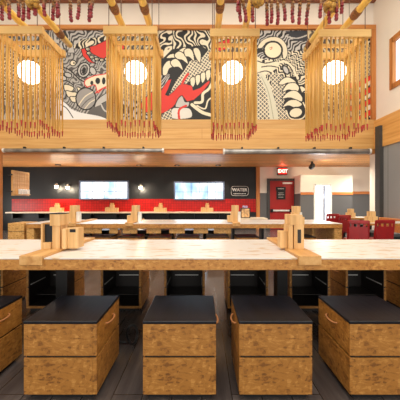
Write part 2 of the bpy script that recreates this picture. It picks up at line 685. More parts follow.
for q in [(87, 48), (88, 52), (91, 56), (96, 58), (101, 59), (106, 58), (110, 55), (110, 49)]:
    ell(q[0], q[1], 2.2, 1.7, CR, BK, 1.2)
    ell(q[0] + .3, q[1], .8, .7, BK, BK, 0)
ell(72, 62, 3.0, 2.8, CR, BK, 1.0)
ell(73, 62, .9, .9, BK, BK, 0)
ell(83, 69, 6.2, 7.6, LG, BK, 1.3, 0.3)
ell(83, 69, 3.4, 5.2, GY, BK, 1.0, 0.3)
ell(83, 69.5, 1.6, 3.4, BK, BK, 0, 0.3)
ell(92, 70, 3, 4.4, LG, BK, 1.0, -0.5)
for k, a in enumerate([(60, 70), (62, 77), (67, 74)]):
    ell(a[0], a[1], 4.0, 2.4, LG, BK, 1.0, 0.4)
stroke([(62, 66), (70, 70), (78, 78), (86, 82)], BK, 1.2)
stroke([(60, 81), (66, 80), (72, 84)], BK, 1.0)
# curled fangs and jaw
shape([(63, 84), (68, 84), (73, 87), (70, 91), (64, 90)], CR)
shape([(65, 90), (71, 91), (76, 92), (73, 97), (67, 96)], CR)
shape([(69, 96), (75, 96), (79, 96), (77, 101), (71, 101)], CR)
shape([(76, 86), (80, 88), (83, 95), (79, 95), (77, 90)], CR)
ell(85, 98, 10, 11, (150, 146, 142), BK, 1.3)
stroke([(78, 104), (84, 96), (92, 91)], CR, 1.0)
stroke([(80, 107), (86, 100), (93, 96)], DG, 0.8)
stroke([(84, 108), (89, 102), (94, 99)], CR, 0.8)
shape([(84, 80), (93, 75), (104, 73), (110, 70), (110, 88), (103, 87), (97, 92), (94, 84), (86, 86)], CR, RD, 1.0)
for q in [(97, 80, 2.4, 3.2), (103, 80, 1.8, 3.6), (107, 76, 1.4, 2.6), (91, 82, 1.5, 2.2)]:
    ell(q[0], q[1], q[2], q[3], BK, BK, 0)
stroke([(95, 92), (101, 88), (110, 84)], RD, 1.3)
shape([(93, 112), (96, 100), (106, 92), (111, 92), (111, 98), (101, 103)], LG, BK, 0.8)
paint(inpoly([(80, 120), (90, 108), (100, 104), (111, 98), (111, 120)]), (92, 88, 86))
stroke([(100, 103), (104, 110), (111, 112)], LG, 1.4)
paint(inpoly(smooth([(57, 100), (64, 102), (70, 108), (80, 112), (100, 116), (104, 121), (57, 121)])), (226, 224, 222))
stroke([(60, 104), (66, 108), (72, 117)], BK, 0.9)
stroke([(62, 100), (70, 106), (78, 110)], DG, 0.9)
paint(box_m(58, 60.5, 110, 115), BK)
# fine hatching over the grey fur
gm = box_m(58, 111, 29, 120) & (np.abs(img - np.array(GY)).sum(-1) < 1)
n_ = smooth_noise(11, 11, 77) * 3.0
paint(gm & (np.sin((Ug * 0.9 + Vg * 0.5) * 2.2 + n_ * 2) > 0.62), (52, 49, 47))
paint(gm & (np.sin((Ug * 0.9 + Vg * 0.5) * 2.2 + n_ * 2) < -0.8), LG)
# behind the second lamp: scaled body, tans standing in for the lantern's golden haze
squiggle(box_m(110, 158, 29, 60), 4.5, c1=(200, 184, 150), c2=(70, 60, 52), seed=41, ang=0.5)
shape([(110, 38), (118, 40), (124, 46), (118, 52), (110, 50)], RD, BK, 0.8)
scales(inpoly(smooth([(110, 62), (130, 52), (152, 58), (158, 78), (140, 100), (118, 112), (110, 100)])), 3.2, c=(200, 178, 134), k=(130, 108, 78), ang=0.4)
squiggle(box_m(110, 158, 100, 120), 6, c1=LG, seed=43, ang=0.6)
shape([(140, 104), (150, 92), (158, 90), (158, 104), (146, 112)], RD, BK, 0.8)
# panel two: claws, scales and the red tongue
squiggle(box_m(158, 214, 29, 50), 4.6, seed=54, ang=-0.25, thr=0.2, s=11)
squiggle(box_m(158, 172, 29, 62), 7.0, seed=57, ang=0.8, thr=0.1)
paint(inpoly([(158, 120), (158, 62), (172, 48), (200, 44), (214, 52), (214, 120)]), BK)
scales(inpoly(smooth([(176, 80), (184, 70), (190, 60), (200, 58), (214, 46), (214, 74), (204, 76), (190, 80), (180, 90), (170, 106), (163, 104), (170, 92)])), 2.7, ang=0.6, thr=0.33)
squiggle(inpoly([(158, 76), (166, 72), (170, 74), (166, 84), (158, 96)]), 2.6, c1=LG, seed=60, ang=0.7)
shape([(166, 57), (170, 53), (176, 53), (179, 56), (172, 57)], CR)
shape([(178, 50), (184, 46), (186, 48), (182, 52)], CR)
shape([(162.5, 74), (162.5, 66), (167, 60), (171.5, 60), (173.5, 65), (169, 68), (166.5, 74)], CR)
shape([(170, 61), (175, 57.5), (180, 61), (183, 69.5), (178, 66), (173, 66)], CR)
shape([(174, 54), (179, 50), (185, 54), (188, 63), (182, 59), (177, 58)], CR)
shape([(184, 49), (189, 47), (193, 51), (194, 60), (189, 56), (185, 55)], CR)
shape([(193, 48), (198, 47), (201, 53), (200, 62), (196, 57)], CR)
for k in range(5):
    x, y = 190 + 5.2 * k, 82 - 2.4 * k
    shape([(x, y - 4), (x + 4.6, y - 6), (x + 5, y + 1), (x + 1.6, y + 5)], CR, BK, 0.9)
shape([(157, 97), (163, 86), (168, 79), (171.5, 78), (168, 88), (165, 94), (168, 95), (173, 91), (179, 84), (185, 83), (192, 85), (193, 89.5), (200, 87), (209.5, 79), (210, 82),
       (202, 92), (194, 99), (187, 101), (184, 97), (181, 95), (178, 100), (173, 106), (166, 111), (157, 115)], RD, BK, 0.5, False)
stroke([(182, 83), (185, 77), (188, 73)], RD, 2.4)
shape([(178, 98), (182, 95), (185, 101), (189, 101), (188, 106), (180, 107), (175, 106)], LG)
shape([(172, 108), (180, 107), (190, 108), (191, 117), (172, 118)], (214, 210, 200))
stroke([(186, 105), (180, 108), (178.5, 112), (179, 118)], RD, 2.2)
scales(inpoly([(160, 117), (164, 112), (171, 108), (172, 119), (160, 119)]), 2.8, ang=0.5)
stroke([(195, 102), (202, 101), (203, 93), (209, 88), (213, 80)], CR, 2.6)
stroke([(192, 104), (197, 108), (203, 112), (213, 115)], CR, 3.2)
stroke([(197, 105), (205, 108), (208, 100), (213, 96)], CR, 1.4)
# behind the third lamp: brow and jaw, muted tan imitating the lantern glow
squiggle(box_m(214, 258, 29, 120), 4.6, c1=(206, 188, 150), c2=(84, 72, 60), seed=63, ang=0.6, thr=0.0)
shape([(214, 44), (222, 40), (230, 38), (228, 46), (220, 50)], RD, BK, 0.8)
scales(inpoly(smooth([(216, 90), (236, 70), (256, 76), (258, 118), (220, 119)])), 3.0, c=(200, 178, 134), k=(120, 100, 74), ang=0.78)
# panel three: the great eye, lattice scales and claws
squiggle(box_m(257, 310, 29, 58), 3.4, c1=LG, seed=71, ang=0.8, thr=0.1)
squiggle(box_m(276, 310, 50, 80), 3.0, seed=75, ang=-0.9, thr=0.1, s=8)
paint(inpoly([(286, 30), (310, 29), (310, 40), (296, 40)]), (40, 42, 50))
stroke([(286, 35), (298, 37), (310, 33)], LG, 1.2)
shape([(258, 46), (263, 39), (272, 35.5), (281, 37), (287, 44), (288, 54), (284, 58), (282, 48), (276, 41), (268, 41), (262, 47)], CR, BK, 0.7)
paint(inpoly(smooth([(256, 56), (262, 58), (272, 60), (280, 62), (276, 68), (266, 74), (256, 76)])), CR)
for q in [((258, 60), (266, 62), (276, 60)), ((262, 66), (270, 65), (277, 66)), ((258, 72), (266, 70), (272, 72))]:
    stroke(q, BK, 1.1)
ell(264, 60, 1.6, 1.4, BK, BK, 0)
ell(273.5, 49, 9.2, 8.6, (236, 220, 186), BK, 1.9)
stroke([(270, 47), (272.5, 46), (272, 48), (270.5, 48.3)], (180, 92, 60), 0.7)
stroke([(255, 51), (260, 50), (265, 49)], BK, 1.6)
stroke([(276, 64), (283, 60.5), (290, 63), (295, 70), (297, 80)], CR, 2.0)
ell(286.5, 69, 2.6, 4.6, LG, BK, 1.4, -0.5)
stroke([(282, 66), (287, 63), (292, 68), (293, 76)], BK, 1.0)
scales(inpoly([(256, 72), (263, 72), (272, 92), (275, 120), (256, 120)]), 2.9, ang=0.78, thr=0.34)
scales(inpoly([(268, 72), (282, 74), (286, 84), (288, 120), (276, 120), (275, 92)]), 2.7, ang=0.78, thr=0.36)
paint(inpoly(smooth([(259, 72), (264, 74), (272, 88), (279, 119), (271, 121), (268, 96), (262, 80)])), (204, 200, 178))
stroke([(262, 76), (269, 92), (274, 118)], (150, 148, 120), 0.7)
paint(inpoly([(290, 76), (310, 74), (310, 120), (290, 120), (284, 104)]), BK)
squiggle(inpoly([(296, 74), (310, 72), (310, 92), (303, 92)]), 3.6, seed=81, ang=1.2)
shape([(279, 83), (283, 78), (289, 76), (296, 80), (296, 83), (289, 82), (283, 84)], CR)
shape([(283, 91), (288, 83), (296, 82), (300, 87), (297, 92), (290, 89)], CR)
shape([(282.5, 98), (289, 91), (297, 90), (303, 96), (302, 101), (291, 97)], CR)
shape([(282.5, 107), (289, 100), (297, 99), (303, 104), (296, 107), (289, 105)], CR)
stroke([(304, 102), (307, 110), (304, 117), (297, 119), (290, 117), (287, 110)], CR, 1.2)
ell(296.5, 112, 7.0, 5.2, CR, BK, 1.6, -0.25)
# behind and beyond the fourth lamp, tan mixed in as painted lantern haze
squiggle(box_m(308, 360, 29, 120), 4.6, c1=(206, 188, 150), c2=(84, 72, 60), seed=91, ang=-0.4, thr=0.0)
scales(inpoly(smooth([(318, 60), (340, 48), (372, 44), (372, 74), (345, 90), (322, 84)])), 3.0, c=(206, 186, 144), k=(110, 92, 70), ang=0.6)
for k in range(4):
    y = 80 + 11.5 * k
    shape([(346, y + 2), (358, y + 2), (372, y - 6), (372, y), (358, y + 8), (346, y + 7)], RD, BK, 0.6, False)
shape([(362, 86), (372, 79), (372, 83), (362, 91)], CR, BK, 0, False)
shape([(362, 98), (372, 92), (372, 95), (362, 102)], CR, BK, 0, False)

me = bpy.data.meshes.new('mural_panel')
P = np.empty((NV, NU, 3))
P[..., 0] = (Ug - CX) * YL / F
P[..., 1] = 0
P[..., 2] = EYE + (CY - Vg) * YL / F
P[..., 2] -= P[-1, 0, 2]
ids = np.arange(NV * NU).reshape(NV, NU)
quads = np.stack([ids[:-1, :-1], ids[1:, :-1], ids[1:, 1:], ids[:-1, 1:]], -1).reshape(-1, 4)
me.from_pydata(P.reshape(-1, 3).tolist(), [], quads.tolist())
srgb = np.clip(img.reshape(-1, 3) / 255, 0, 1)
linc = np.where(srgb <= 0.04045, srgb / 12.92, ((srgb + 0.055) / 1.055) ** 2.4)
ca = me.color_attributes.new('paint', 'FLOAT_COLOR', 'POINT')
ca.data.foreach_set('color', np.concatenate([linc, np.ones((len(linc), 1))], 1).astype(np.float32).ravel())
t = NT('mural_paint')
at_ = t.n('ShaderNodeAttribute', attribute_name='paint')
t.l(at_, 'Color', t.b, 'Base Color')
t.set(0.55)
me.materials.append(t.m)
mural = thing('wall_mural', 'long black, cream and red dragon mural panel on the loft wall above the wooden beam', 'mural', (0, YL + 0.06, ZZ(119.5, YL)))
pn = bpy.data.objects.new('painted_face', me)
COL.objects.link(pn)
pn.parent = mural
MB().box(XX(U0, YL), XX(U1, YL), 0.002, 0.058, 0, (V1 - V0) * YL / F).build('backing_board', M['char'], mural)

# ------------------------------------------------------------------ metal tubes under the loft beam
def tube_light(x0, x1, z, r, label):
    t = thing('metal_tube', label, 'tube', (0, YL - r - 0.03, z), 0, 'tubes under the loft beam')
    MB().tube([(x0, 0, 0), (x1, 0, 0)], r, 16).build('pipe', M['galv'], t, smooth=False)
    for x in (x0, x1):
        MB().tube([(x - 0.025, 0, 0), (x + 0.025, 0, 0)], r * 1.12, 16).build('end_cap', M['pale_metal'], t)
    for k in range(4):
        x = x0 + (k + 0.5) * (x1 - x0) / 4
        MB().box(x - 0.02, x + 0.02, -0.01, r + 0.04, -0.012, r + 0.05).build('bracket', M['black'], t)
    return t


tube_light(-5.6, XX(163, 7.9), ZZ(150.3, 7.9), 0.055, 'grey metal tube under the loft beam, ending above the sconces')
tube_light(XX(224, 7.9), XR - 0.25, ZZ(151.5, 7.9), 0.075, 'thick grey metal tube under the loft beam, running to the dark corner column')

# ------------------------------------------------------------------ back-wall windows
def back_window(n, px0, px1, py0, py1, cols, mat, fmat, y=YB, rows=1):
    x0, x1, z0, z1 = XX(px0, y), XX(px1, y), ZZ(py1, y), ZZ(py0, y)
    w = struct(MB().box(x0, x1, y - 0.012, y - 0.004, z0, z1).build('window_%d' % n, mat))
    f = MB()
    for a in ((x0 - 0.04, x0 + 0.02, z0 - 0.04, z1 + 0.04), (x1 - 0.02, x1 + 0.04, z0 - 0.04, z1 + 0.04), (x0, x1, z0 - 0.05, z0), (x0, x1, z1 - 0.02, z1 + 0.04)):
        f.box(a[0], a[1], y - 0.06, y - 0.003, a[2], a[3])
    f.build('window_frame', fmat, w)
    g = MB()
    for k in range(1, cols):
        x = x0 + (x1 - x0) * k / cols
        g.box(x - 0.008, x + 0.008, y - 0.03, y - 0.013, z0, z1)
    for k in range(1, rows + 1):
        z = z0 + (z1 - z0) * (k / (rows + 1) if rows > 1 else 0.42)
        g.box(x0, x1, y - 0.028, y - 0.013, z - 0.008, z + 0.008)
    g.build('muntins', fmat, w)
    return w


back_window(2, 80.5, 128, 181.5, 198.5, 4, M['daylight'], M['blueframe'], YB)
back_window(3, 175, 223.5, 182.5, 198.8, 6, M['daylight'], M['blueframe'], YB)

# vestibule box with its glazed door
YV = 11.2
vx0, vx1, vz = XX(300.5, YV), XX(352.5, YV), ZZ(175, YV)
wx0, wx1, wzt = XX(314.5, YV), XX(331, YV), ZZ(184.5, YV)
mz = ZZ(193.5, YV)
mb = MB().box(vx0, wx0, YV, YB - 0.03, mz, vz).box(wx1, vx1, YV, YB - 0.03, mz, vz).box(wx0, wx1, YV, YB - 0.03, wzt, vz)
struct(mb.build('wall_vestibule', M['cream']))
mb = MB().box(vx0, wx0, YV, YB - 0.03, 0, mz).box(wx1, vx1, YV, YB - 0.03, 0, mz)
struct(mb.build('wainscot_vestibule', M['grey']))
sbox('trim_8', M['orange'], vx0, wx0 - 0.03, YV - 0.03, YV, mz - 0.05, mz + 0.05)
sbox('trim_9', M['orange'], wx1 + 0.03, vx1, YV - 0.03, YV, mz - 0.05, mz + 0.05)
gd = struct(MB().box(wx0, wx1, YV + 0.06, YV + 0.08, 0, wzt).build('door_2', M['daylight2']))
f = MB()
for a in ((wx0 - 0.03, wx0 + 0.05), (wx1 - 0.05, wx1 + 0.03), ((wx0 + wx1) / 2 - 0.015, (wx0 + wx1) / 2 + 0.015)):
    f.box(a[0], a[1], YV - 0.02, YV + 0.055, 0, wzt)
f.box(wx0, wx1, YV - 0.02, YV + 0.055, wzt - 0.04, wzt + 0.03)
f.build('door_frame', M['whitecard'], gd)
MB().box(wx1 - 0.28, wx1 - 0.25, YV - 0.02, YV + 0.055, 0.1, wzt - 0.05).build('door_stile', M['blueframe'], gd)

# ------------------------------------------------------------------ red fire door, exit sign
dx0, dx1, dz = XX(269.5, YB), XX(293.5, YB), ZZ(181, YB)
dr = struct(MB().box(dx0, dx1, YB - 0.06, YB - 0.022, 0.01, dz).build('door_1', M['reddoor']))
MB().box(dx0 - 0.12, dx0, YB - 0.09, YB - 0.022, 0, dz + 0.1).box(dx1, dx1 + 0.12, YB - 0.09, YB - 0.022, 0, dz + 0.1).box(dx0, dx1, YB - 0.09, YB - 0.022, dz, dz + 0.1).build('door_frame', M['frame'], dr)
pb = MB().box(dx0 + 0.12, dx1 - 0.2, YB - 0.12, YB - 0.08, ZZ(211.3, YB), ZZ(209.6, YB), 0.008).build('push_bar', M['pale_metal'], dr)
MB().box(dx0 + 0.02, dx0 + 0.13, YB - 0.12, YB - 0.06, ZZ(212, YB), ZZ(209, YB)).box(dx1 - 0.21, dx1 - 0.02, YB - 0.12, YB - 0.06, ZZ(212, YB), ZZ(209, YB)).build('bar_housing', M['black'], pb)
MB().box(XX(282, YB), XX(291.5, YB), YB - 0.11, YB - 0.06, ZZ(184.2, YB), ZZ(182.4, YB), 0.006).build('door_closer', M['pale_metal'], dr)

ds = thing('door_sign', 'black notice with white lettering on the red fire door', 'sign', (XX(280.5, YB), YB - 0.061, ZZ(199.5, YB)))
zz = lambda y: ZZ(y, YB) - ZZ(199.5, YB)
MB().box(XX(276, YB) - XX(280.5, YB), XX(285, YB) - XX(280.5, YB), -0.012, 0, 0, zz(190.5)).box(-0.22, 0.2, -0.016, -0.001, zz(190.5), zz(187)).build('board', M['black'], ds)
for y, hw, h in ((188.8, 0.13, 0.03), (193, 0.1, 0.02), (194.8, 0.12, 0.02), (197.2, 0.11, 0.018)):
    g = MB()
    x = -hw
    while x < hw:
        w = random.uniform(0.02, 0.05)
        g.box(x, min(x + w, hw + 0.01), -0.02, -0.0125, zz(y) - h / 2, zz(y) + h / 2)
        x += w + 0.014
    g.build('lettering', M['chalk'], ds)

ex = thing('exit_sign', 'lit red EXIT sign above the red fire door', 'sign', (XX(282.3, YB - 0.12), YB - 0.12, ZZ(175, YB - 0.12)))
MB().box(-0.2, 0.2, -0.05, 0.115, 0, 0.31, 0.008).build('housing', M['black'], ex)
MB().box(-0.17, 0.17, -0.062, -0.05, 0.03, 0.28).build('lit_face', M['exit_red'], ex)
text_mesh('letters', 'EXIT', 0.2, M['exit_text'], ex, (0, -0.066, 0.155), bold=True)

# WATER sign
ws = thing('water_sign', 'black wall board with a white outlined WATER sign beside the wood post', 'sign', (XX(239.7, YB), YB - 0.001, ZZ(191, YB)))
MB().box(-0.4, 0.4, -0.02, 0, -0.24, 0.24, 0.006).build('board', M['char'], ws)
text_mesh('letters', 'WATER', 0.185, M['chalk'], ws, (0.0, -0.022, 0.045), bold=True)
hw, hh, r = 0.37, 0.2, 0.12
out = []
for cx, cz, a0 in ((hw - r, hh - r, 0), (-hw + r, hh - r, 90), (-hw + r, -hh + r, 180), (hw - r, -hh + r, 270)):
    for k in range(7):
        a = math.radians(a0 + 15 * k)
        out.append((cx + r * math.cos(a), -0.022, cz + r * math.sin(a)))
MB().tube(out + [out[0]], 0.009, 6).build('outline', M['chalk'], ws)
g = MB()
x = -0.26
while x < 0.27:
    w = random.uniform(0.03, 0.06)
    g.box(x, x + w, -0.024, -0.0195, -0.135, -0.1)
    x += w + 0.018
g.build('small_lettering', M['chalk'], ws)

# ------------------------------------------------------------------ wall lamps
def lamp(name, kind, energy, loc, size=0.05, col=(1, 0.82, 0.6), spot=None, aim=None, blend=0.6):
    d = bpy.data.lights.new(name, kind)
    d.energy = energy
    d.color = col
    if kind == 'AREA':
        d.shape = 'RECTANGLE'
        d.size, d.size_y = size
    else:
        d.shadow_soft_size = size
    if spot:
        d.spot_size = math.radians(spot)
        d.spot_blend = blend
    o = bpy.data.objects.new(name, d)
    COL.objects.link(o)
    o.location = loc
    if aim is not None:
        o.rotation_euler = (Vector(aim) - Vector(loc)).to_track_quat('-Z', 'Y').to_euler()
    return o


lamp('exit_sign_light', 'POINT', 2.5, (XX(282.3, YB - 0.3), YB - 0.35, ZZ(172, YB) + 0.1), 0.05, (1, 0.1, 0.05))


def sconce(px, py, label):
    y = YB
    s = thing('wall_sconce', label, 'wall lamp', (XX(px, y), y, ZZ(py, y)), 0, 'wall sconces on the charcoal wall')
    MB().tube([(0, 0, 0.1), (0, -0.03, 0.1)], 0.06, 16).build('back_plate', M['black'], s)
    MB().tube([(0, -0.02, 0.1), (0, -0.1, 0.16), (0, -0.16, 0.13)], 0.012, 8).build('arm', M['black'], s)
    MB().tube([(0, -0.16, 0.14), (0, -0.16, 0.11), (0, -0.16, 0.03)], [0.025, 0.04, 0.12], 18, cap=False).build('shade', M['steel'], s, smooth=True)
    MB().sphere((0, -0.16, 0.0), 0.075, 16, 10).build('bulb', M['bulb'], s, smooth=True)
    lamp('sconce_light', 'POINT', 34, (XX(px, y), y - 0.2, ZZ(py, y) - 0.08), 0.05, (1, 0.84, 0.62))


sconce(58.5, 186.5, 'glowing wall sconce, first of three, nearest the slatted rack')
sconce(69.5, 187.5, 'glowing wall sconce just before the first window on the charcoal wall')
sconce(141.5, 187.5, 'glowing wall sconce between the two windows on the charcoal wall')

# ------------------------------------------------------------------ recessed ceiling lights, spot cans
DL = [(58, 164.5, 'above the paired wall sconces'), (139, 164.8, 'above the sconce between the windows'), (177, 165, 'where the window beside the WATER sign begins'), (218, 165, 'closest to the WATER sign')]
for px, py, w in DL:
    d = (ZS - EYE) * F / (CY - py)
    t = thing('recessed_downlight', 'small dark recessed downlight in the cedar soffit ' + w, 'downlight', (XX(px, d), d, ZS), 0, 'downlights in the soffit')
    MB().tube([(0, 0, 0.0), (0, 0, -0.03)], 0.11, 20).build('ring', M['black'], t)
    MB().tube([(0, 0, -0.03), (0, 0, -0.036)], 0.06, 16).build('lens', M['pale_metal'], t)
    lamp('downlight_light', 'SPOT', 160, (XX(px, d), d, ZS - 0.06), 0.08, (1, 0.84, 0.64), 110, (XX(px, d), d, 0))
d = 10.4
t = thing('spotlight_can', 'black spotlight can on the soffit lighting the white vestibule wall', 'spotlight', (XX(312, d), d, ZS))
MB().box(-0.03, 0.03, -0.03, 0.03, -0.08, 0).build('stem', M['black'], t)
MB().tube([(0, -0.08, -0.14), (0, 0.1, -0.2)], 0.09, 18).build('can', M['black'], t)
lamp('spotlight_light', 'SPOT', 75, (XX(326, 9.7), 9.7, ZS - 0.1), 0.1, (1, 0.86, 0.62), 100, (XX(326, YV), YV, 1.9))

# ------------------------------------------------------------------ slatted rack at the far left
rk = thing('slatted_rack', 'slatted wooden rack hung beside the wooden post, left of the charcoal wall', 'rack', (-5.62, 8.25, 1.38))
MB().box(0, 0.05, 0, 0.78, 0, 0.05).box(0, 0.05, 0, 0.78, 0.7, 0.75).box(0, 0.05, 0, 0.05, 0.05, 0.7).box(0, 0.05, 0.73, 0.78, 0.05, 0.7).build('frame', M['strip'], rk)
for k in range(8):
    MB().box(0.01, 0.04, 0.07 + k * 0.083, 0.13 + k * 0.083, 0.05, 0.7).build('slat', M['strip'], rk)
MB().box(0.05, 0.14, 0.1, 0.7, 0.03, 0.05).build('shelf', M['strip'], rk)
MB().box(-0.06, 0.04, -0.1, 0.02, 0.1, 0.14).box(-0.06, 0.04, -0.1, 0.02, 0.6, 0.64).build('bracket', M['black'], rk)
for k in range(4):
    o = MB().box(-0.03, 0.03, -0.04, 0.04, 0, 0.15, 0.004).build('white_card', M['whitecard'], None, (-5.52, 8.5 + k * 0.13, 1.43))
    tag(o, 'small white card standing on the shelf of the slatted wooden rack', 'card', 'white cards on the slatted rack')

# ------------------------------------------------------------------ condiment caddies
def caddy(label, loc, kind, rz=0.0, group=None):
    t = thing('condiment_caddy', label, 'caddy', loc, rz, group)
    c = M['caddy']
    if kind == 'menu':                       # tall holder with cap, black board and a slotted side box
        MB().box(-0.034, 0.036, -0.07, 0.08, 0, 0.212, 0.002).build('tower', c, t)
        MB().box(-0.046, 0.046, -0.09, 0.09, 0.212, 0.318, 0.002).build('cap', c, t)
        MB().box(-0.047, 0.047, -0.091, 0.091, 0.318, 0.328).build('cap_insert', M['black'], t)
        MB().box(-0.13, -0.114, -0.085, 0.06, 0, 0.235, 0.002).build('side_post', c, t)
        MB().box(-0.113, -0.043, -0.085, 0.06, 0, 0.06, 0.002).build('side_box', c, t)
        MB().box(-0.112, -0.046, -0.05, -0.04, 0.0605, 0.222).build('menu_board', M['black'], t)
        MB().box(0.06, 0.098, -0.085, 0.05, 0, 0.185, 0.002).build('side_panel', c, t)
        MB().box(0.043, 0.06, -0.04, 0.05, 0, 0.18).build('core', M['trimwood_z'], t)
        b = MB().box(0.099, 0.19, -0.05, 0.09, 0, 0.185, 0.002).build('side_box', c, t)
        MB().box(0.12, 0.172, -0.054, -0.0502, 0.15, 0.178).build('slot', M['black'], b)
    elif kind == 'tower':                    # post and slotted block under a cap
        MB().box(-0.073, -0.037, -0.085, 0.085, 0, 0.22, 0.002).build('post', c, t)
        MB().box(-0.0365, -0.0275, -0.05, 0.085, 0, 0.22).build('core', M['trimwood_z'], t)
        b = MB().box(-0.027, 0.064, -0.085, 0.085, 0, 0.22, 0.002).build('block', c, t)
        MB().box(0.005, 0.036, -0.089, -0.0852, 0.055, 0.178).build('slot', M['liner'], b)
        MB().box(-0.062, 0.05, -0.09, 0.09, 0.22, 0.312, 0.002).build('cap', c, t)
        MB().box(0.051, 0.075, -0.07, 0.09, 0.2205, 0.29, 0.002).build('cap_step', c, t)
        MB().box(-0.14, -0.076, -0.04, 0.06, 0, 0.155, 0.002).build('side_box', c, t)
    elif kind == 'plain':
        MB().box(-0.1, 0.1, -0.08, 0.08, 0, 0.13, 0.002).build('tray', c, t)
        MB().box(-0.06, 0.07, -0.06, 0.06, 0.13, 0.24, 0.002).build('tower', c, t)
    elif kind == 'step':                     # stepped box with a pale holder beside it
        MB().box(-0.08, 0.06, -0.1, 0.1, 0, 0.22, 0.003).build('tower', c, t)
        MB().box(-0.06, 0.08, -0.1, 0.1, 0.22, 0.36, 0.003).build('cap', c, t)
        MB().box(-0.16, -0.082, -0.1, 0.06, 0, 0.14, 0.003).build('side_box', c, t)
        MB().box(0.064, 0.13, -0.06, 0.06, 0, 0.22, 0.006).build('pale_holder', M['whitecard'], t)
    else:                                    # low wide tray with a small tower
        MB().box(-0.26, 0.26, -0.1, 0.1, 0, 0.17, 0.004).build('tray', c, t)
        MB().box(-0.07, 0.09, -0.08, 0.08, 0.17, 0.3, 0.004).build('tower', c, t)
        MB().box(-0.05, 0.07, -0.06, 0.06, 0.3, 0.37, 0.004).build('cap', M['strip'], t)
        MB().box(-0.24, -0.1, -0.09, 0.09, 0.17, 0.2, 0.004).build('lid', M['strip'], t)
    return t


# ------------------------------------------------------------------ ledge on the back wall
lt = thing('wall_ledge', 'long pale ledge under the red tiles on the back wall', 'ledge', (0, YB, 0))
MB().box(XX(12, YB), XX(232, YB) - 0.01, -0.42, -0.001, 0.7, 0.75, 0.004).build('ledge_top', M['ledge'], lt)
for k in range(9):
    x = -7.9 + k * 1.08
    MB().box(x - 0.02, x + 0.02, -0.36, -0.001, 0.48, 0.7).build('bracket', M['black'], lt)
for px, w in ((57, 'below the first sconces'), (112, 'below the first window'), (160.5, 'between the two windows'), (207, 'below the second window')):
    d = YB - 0.22
    caddy('stepped wooden caddy on the pale wall ledge, ' + w, (XX(px, d), d, 0.75), 'tray', 0, 'caddies on the wall ledge')

# small side counter with a box by the post
d = 7.6
sc = thing('side_counter', 'small pale counter before the red tiles near the wood post', 'counter', (XX(247.5, d), d, 0))
MB().box(-0.5, 0.5, -0.2, 0.3, 0.73, 0.765, 0.004).build('counter_top', M['ledge'], sc)
MB().box(-0.42, -0.36, -0.1, 0.22, 0, 0.73).build('leg', M['black'], sc)
MB().box(0.36, 0.42, -0.1, 0.22, 0, 0.73).build('leg', M['black'], sc)
bx = thing('printed_box', 'box with printed front in black frame on the small pale counter', 'box', (XX(245.2, d), d, 0.765))
MB().box(-0.13, 0.13, -0.07, 0.07, 0, 0.27, 0.006).build('body', M['black'], bx)
MB().box(-0.11, 0.1, -0.078, -0.0701, 0.02, 0.25).build('printed_front', M['picture'], bx)
MB().box(-0.07, 0.06, -0.06, 0.06, 0.27, 0.33, 0.01).build('top_card', M['purple'], bx)

# ------------------------------------------------------------------ communal tables
def table(name, label, x0, x1, y0, y1, top, ap, joints, sw, open_end=None):
    t = thing(name, label, 'table', (0, y0, 0))
    D = y1 - y0
    edges = [x0] + [v for j in joints for v in (j - sw / 2, j + sw / 2)] + [x1]
    for a, b in zip(edges[0::2], edges[1::2]):
        MB().box(a + 0.001, b - 0.001, 0, D, top - 0.012, top, 0.003).build('table_top', M['white_osb'], t)
    MB().box(x0, x1, 0.004, 0.05, top - ap, top - 0.012, 0.003).box(x0, x1, D - 0.05, D - 0.004, top - ap, top - 0.012, 0.003).build('apron', M['osb_edge'], t)
    MB().box(x0 + 0.01, x1 - 0.01, 0.05, D - 0.05, top - ap + 0.02, top - 0.013).build('underframe', M['osb'], t)
    for j in joints:
        MB().box(j - sw / 2, j + sw / 2, -0.025, D + 0.025, top - 0.055, top + 0.022, 0.005).build('joint_strip', M['strip'], t)
    return t


T1Y0, T1Y1, T1Z = 2.27, 3.34, 0.78
J1 = [XX(31.5, 2.26), XX(309.5, 2.26)]
t1 = table('communal_table', 'nearest long communal table with whitewashed top and thick board apron', -3.2, 3.0, T1Y0, T1Y1, T1Z, 0.1, J1, 0.185)
for j, px in zip(J1, (64.5, 281)):
    y = j * F / (px - CX)
    MB().box(j - 0.055, j + 0.055, y - T1Y0 - 0.06, y - T1Y0 + 0.1, 0, T1Z - 0.08).build('leg', M['black'], t1, label='black table leg')
for x in (-3.0, 2.8):
    MB().box(x - 0.05, x + 0.05, 0.4, 0.6, 0, T1Z - 0.08).build('leg', M['black'], t1)

T2Y0, T2Y1, T2Z = 5.95, 7.15, 0.75
J2 = [XX(p, T2Y0) for p in (72, 129, 236.5)]
X20, X21 = XX(26, T2Y0), XX(342.5, T2Y0)
t2 = table('communal_table', 'second long communal table with pale top, behind the nearest one', X20, X21, T2Y0, T2Y1, T2Z, 0.1, J2, 0.16)
for x in (X20 + 0.08, X21 - 0.08):
    MB().box(x - 0.08, x + 0.08, 0.02, 1.18, 0, T2Z - 0.1, 0.003).build('end_panel', M['osb_pale'], t2)
MB().box(X21 - 0.55, X21 - 0.5, 0.25, 1.18, 0, T2Z - 0.1).build('end_panel', M['osb_pale'], t2)
MB().box(X20 + 0.5, X20 + 0.55, 0.25, 1.18, 0, T2Z - 0.1).build('end_panel', M['osb_pale'], t2)
xs = [XX(46, T2Y0)]
for a, b in ((100.5, 108.5), (117, 122), (136.5, 146), (160.5, 169), (184.5, 193.5), (208, 214)):
    xs += [XX(a, T2Y0), XX(b, T2Y0)]
xs.append(XX(231.5, T2Y0))
sp = MB().box(xs[0], xs[-1], 0.052, 0.08, T2Z - 0.115, T2Z - 0.06)
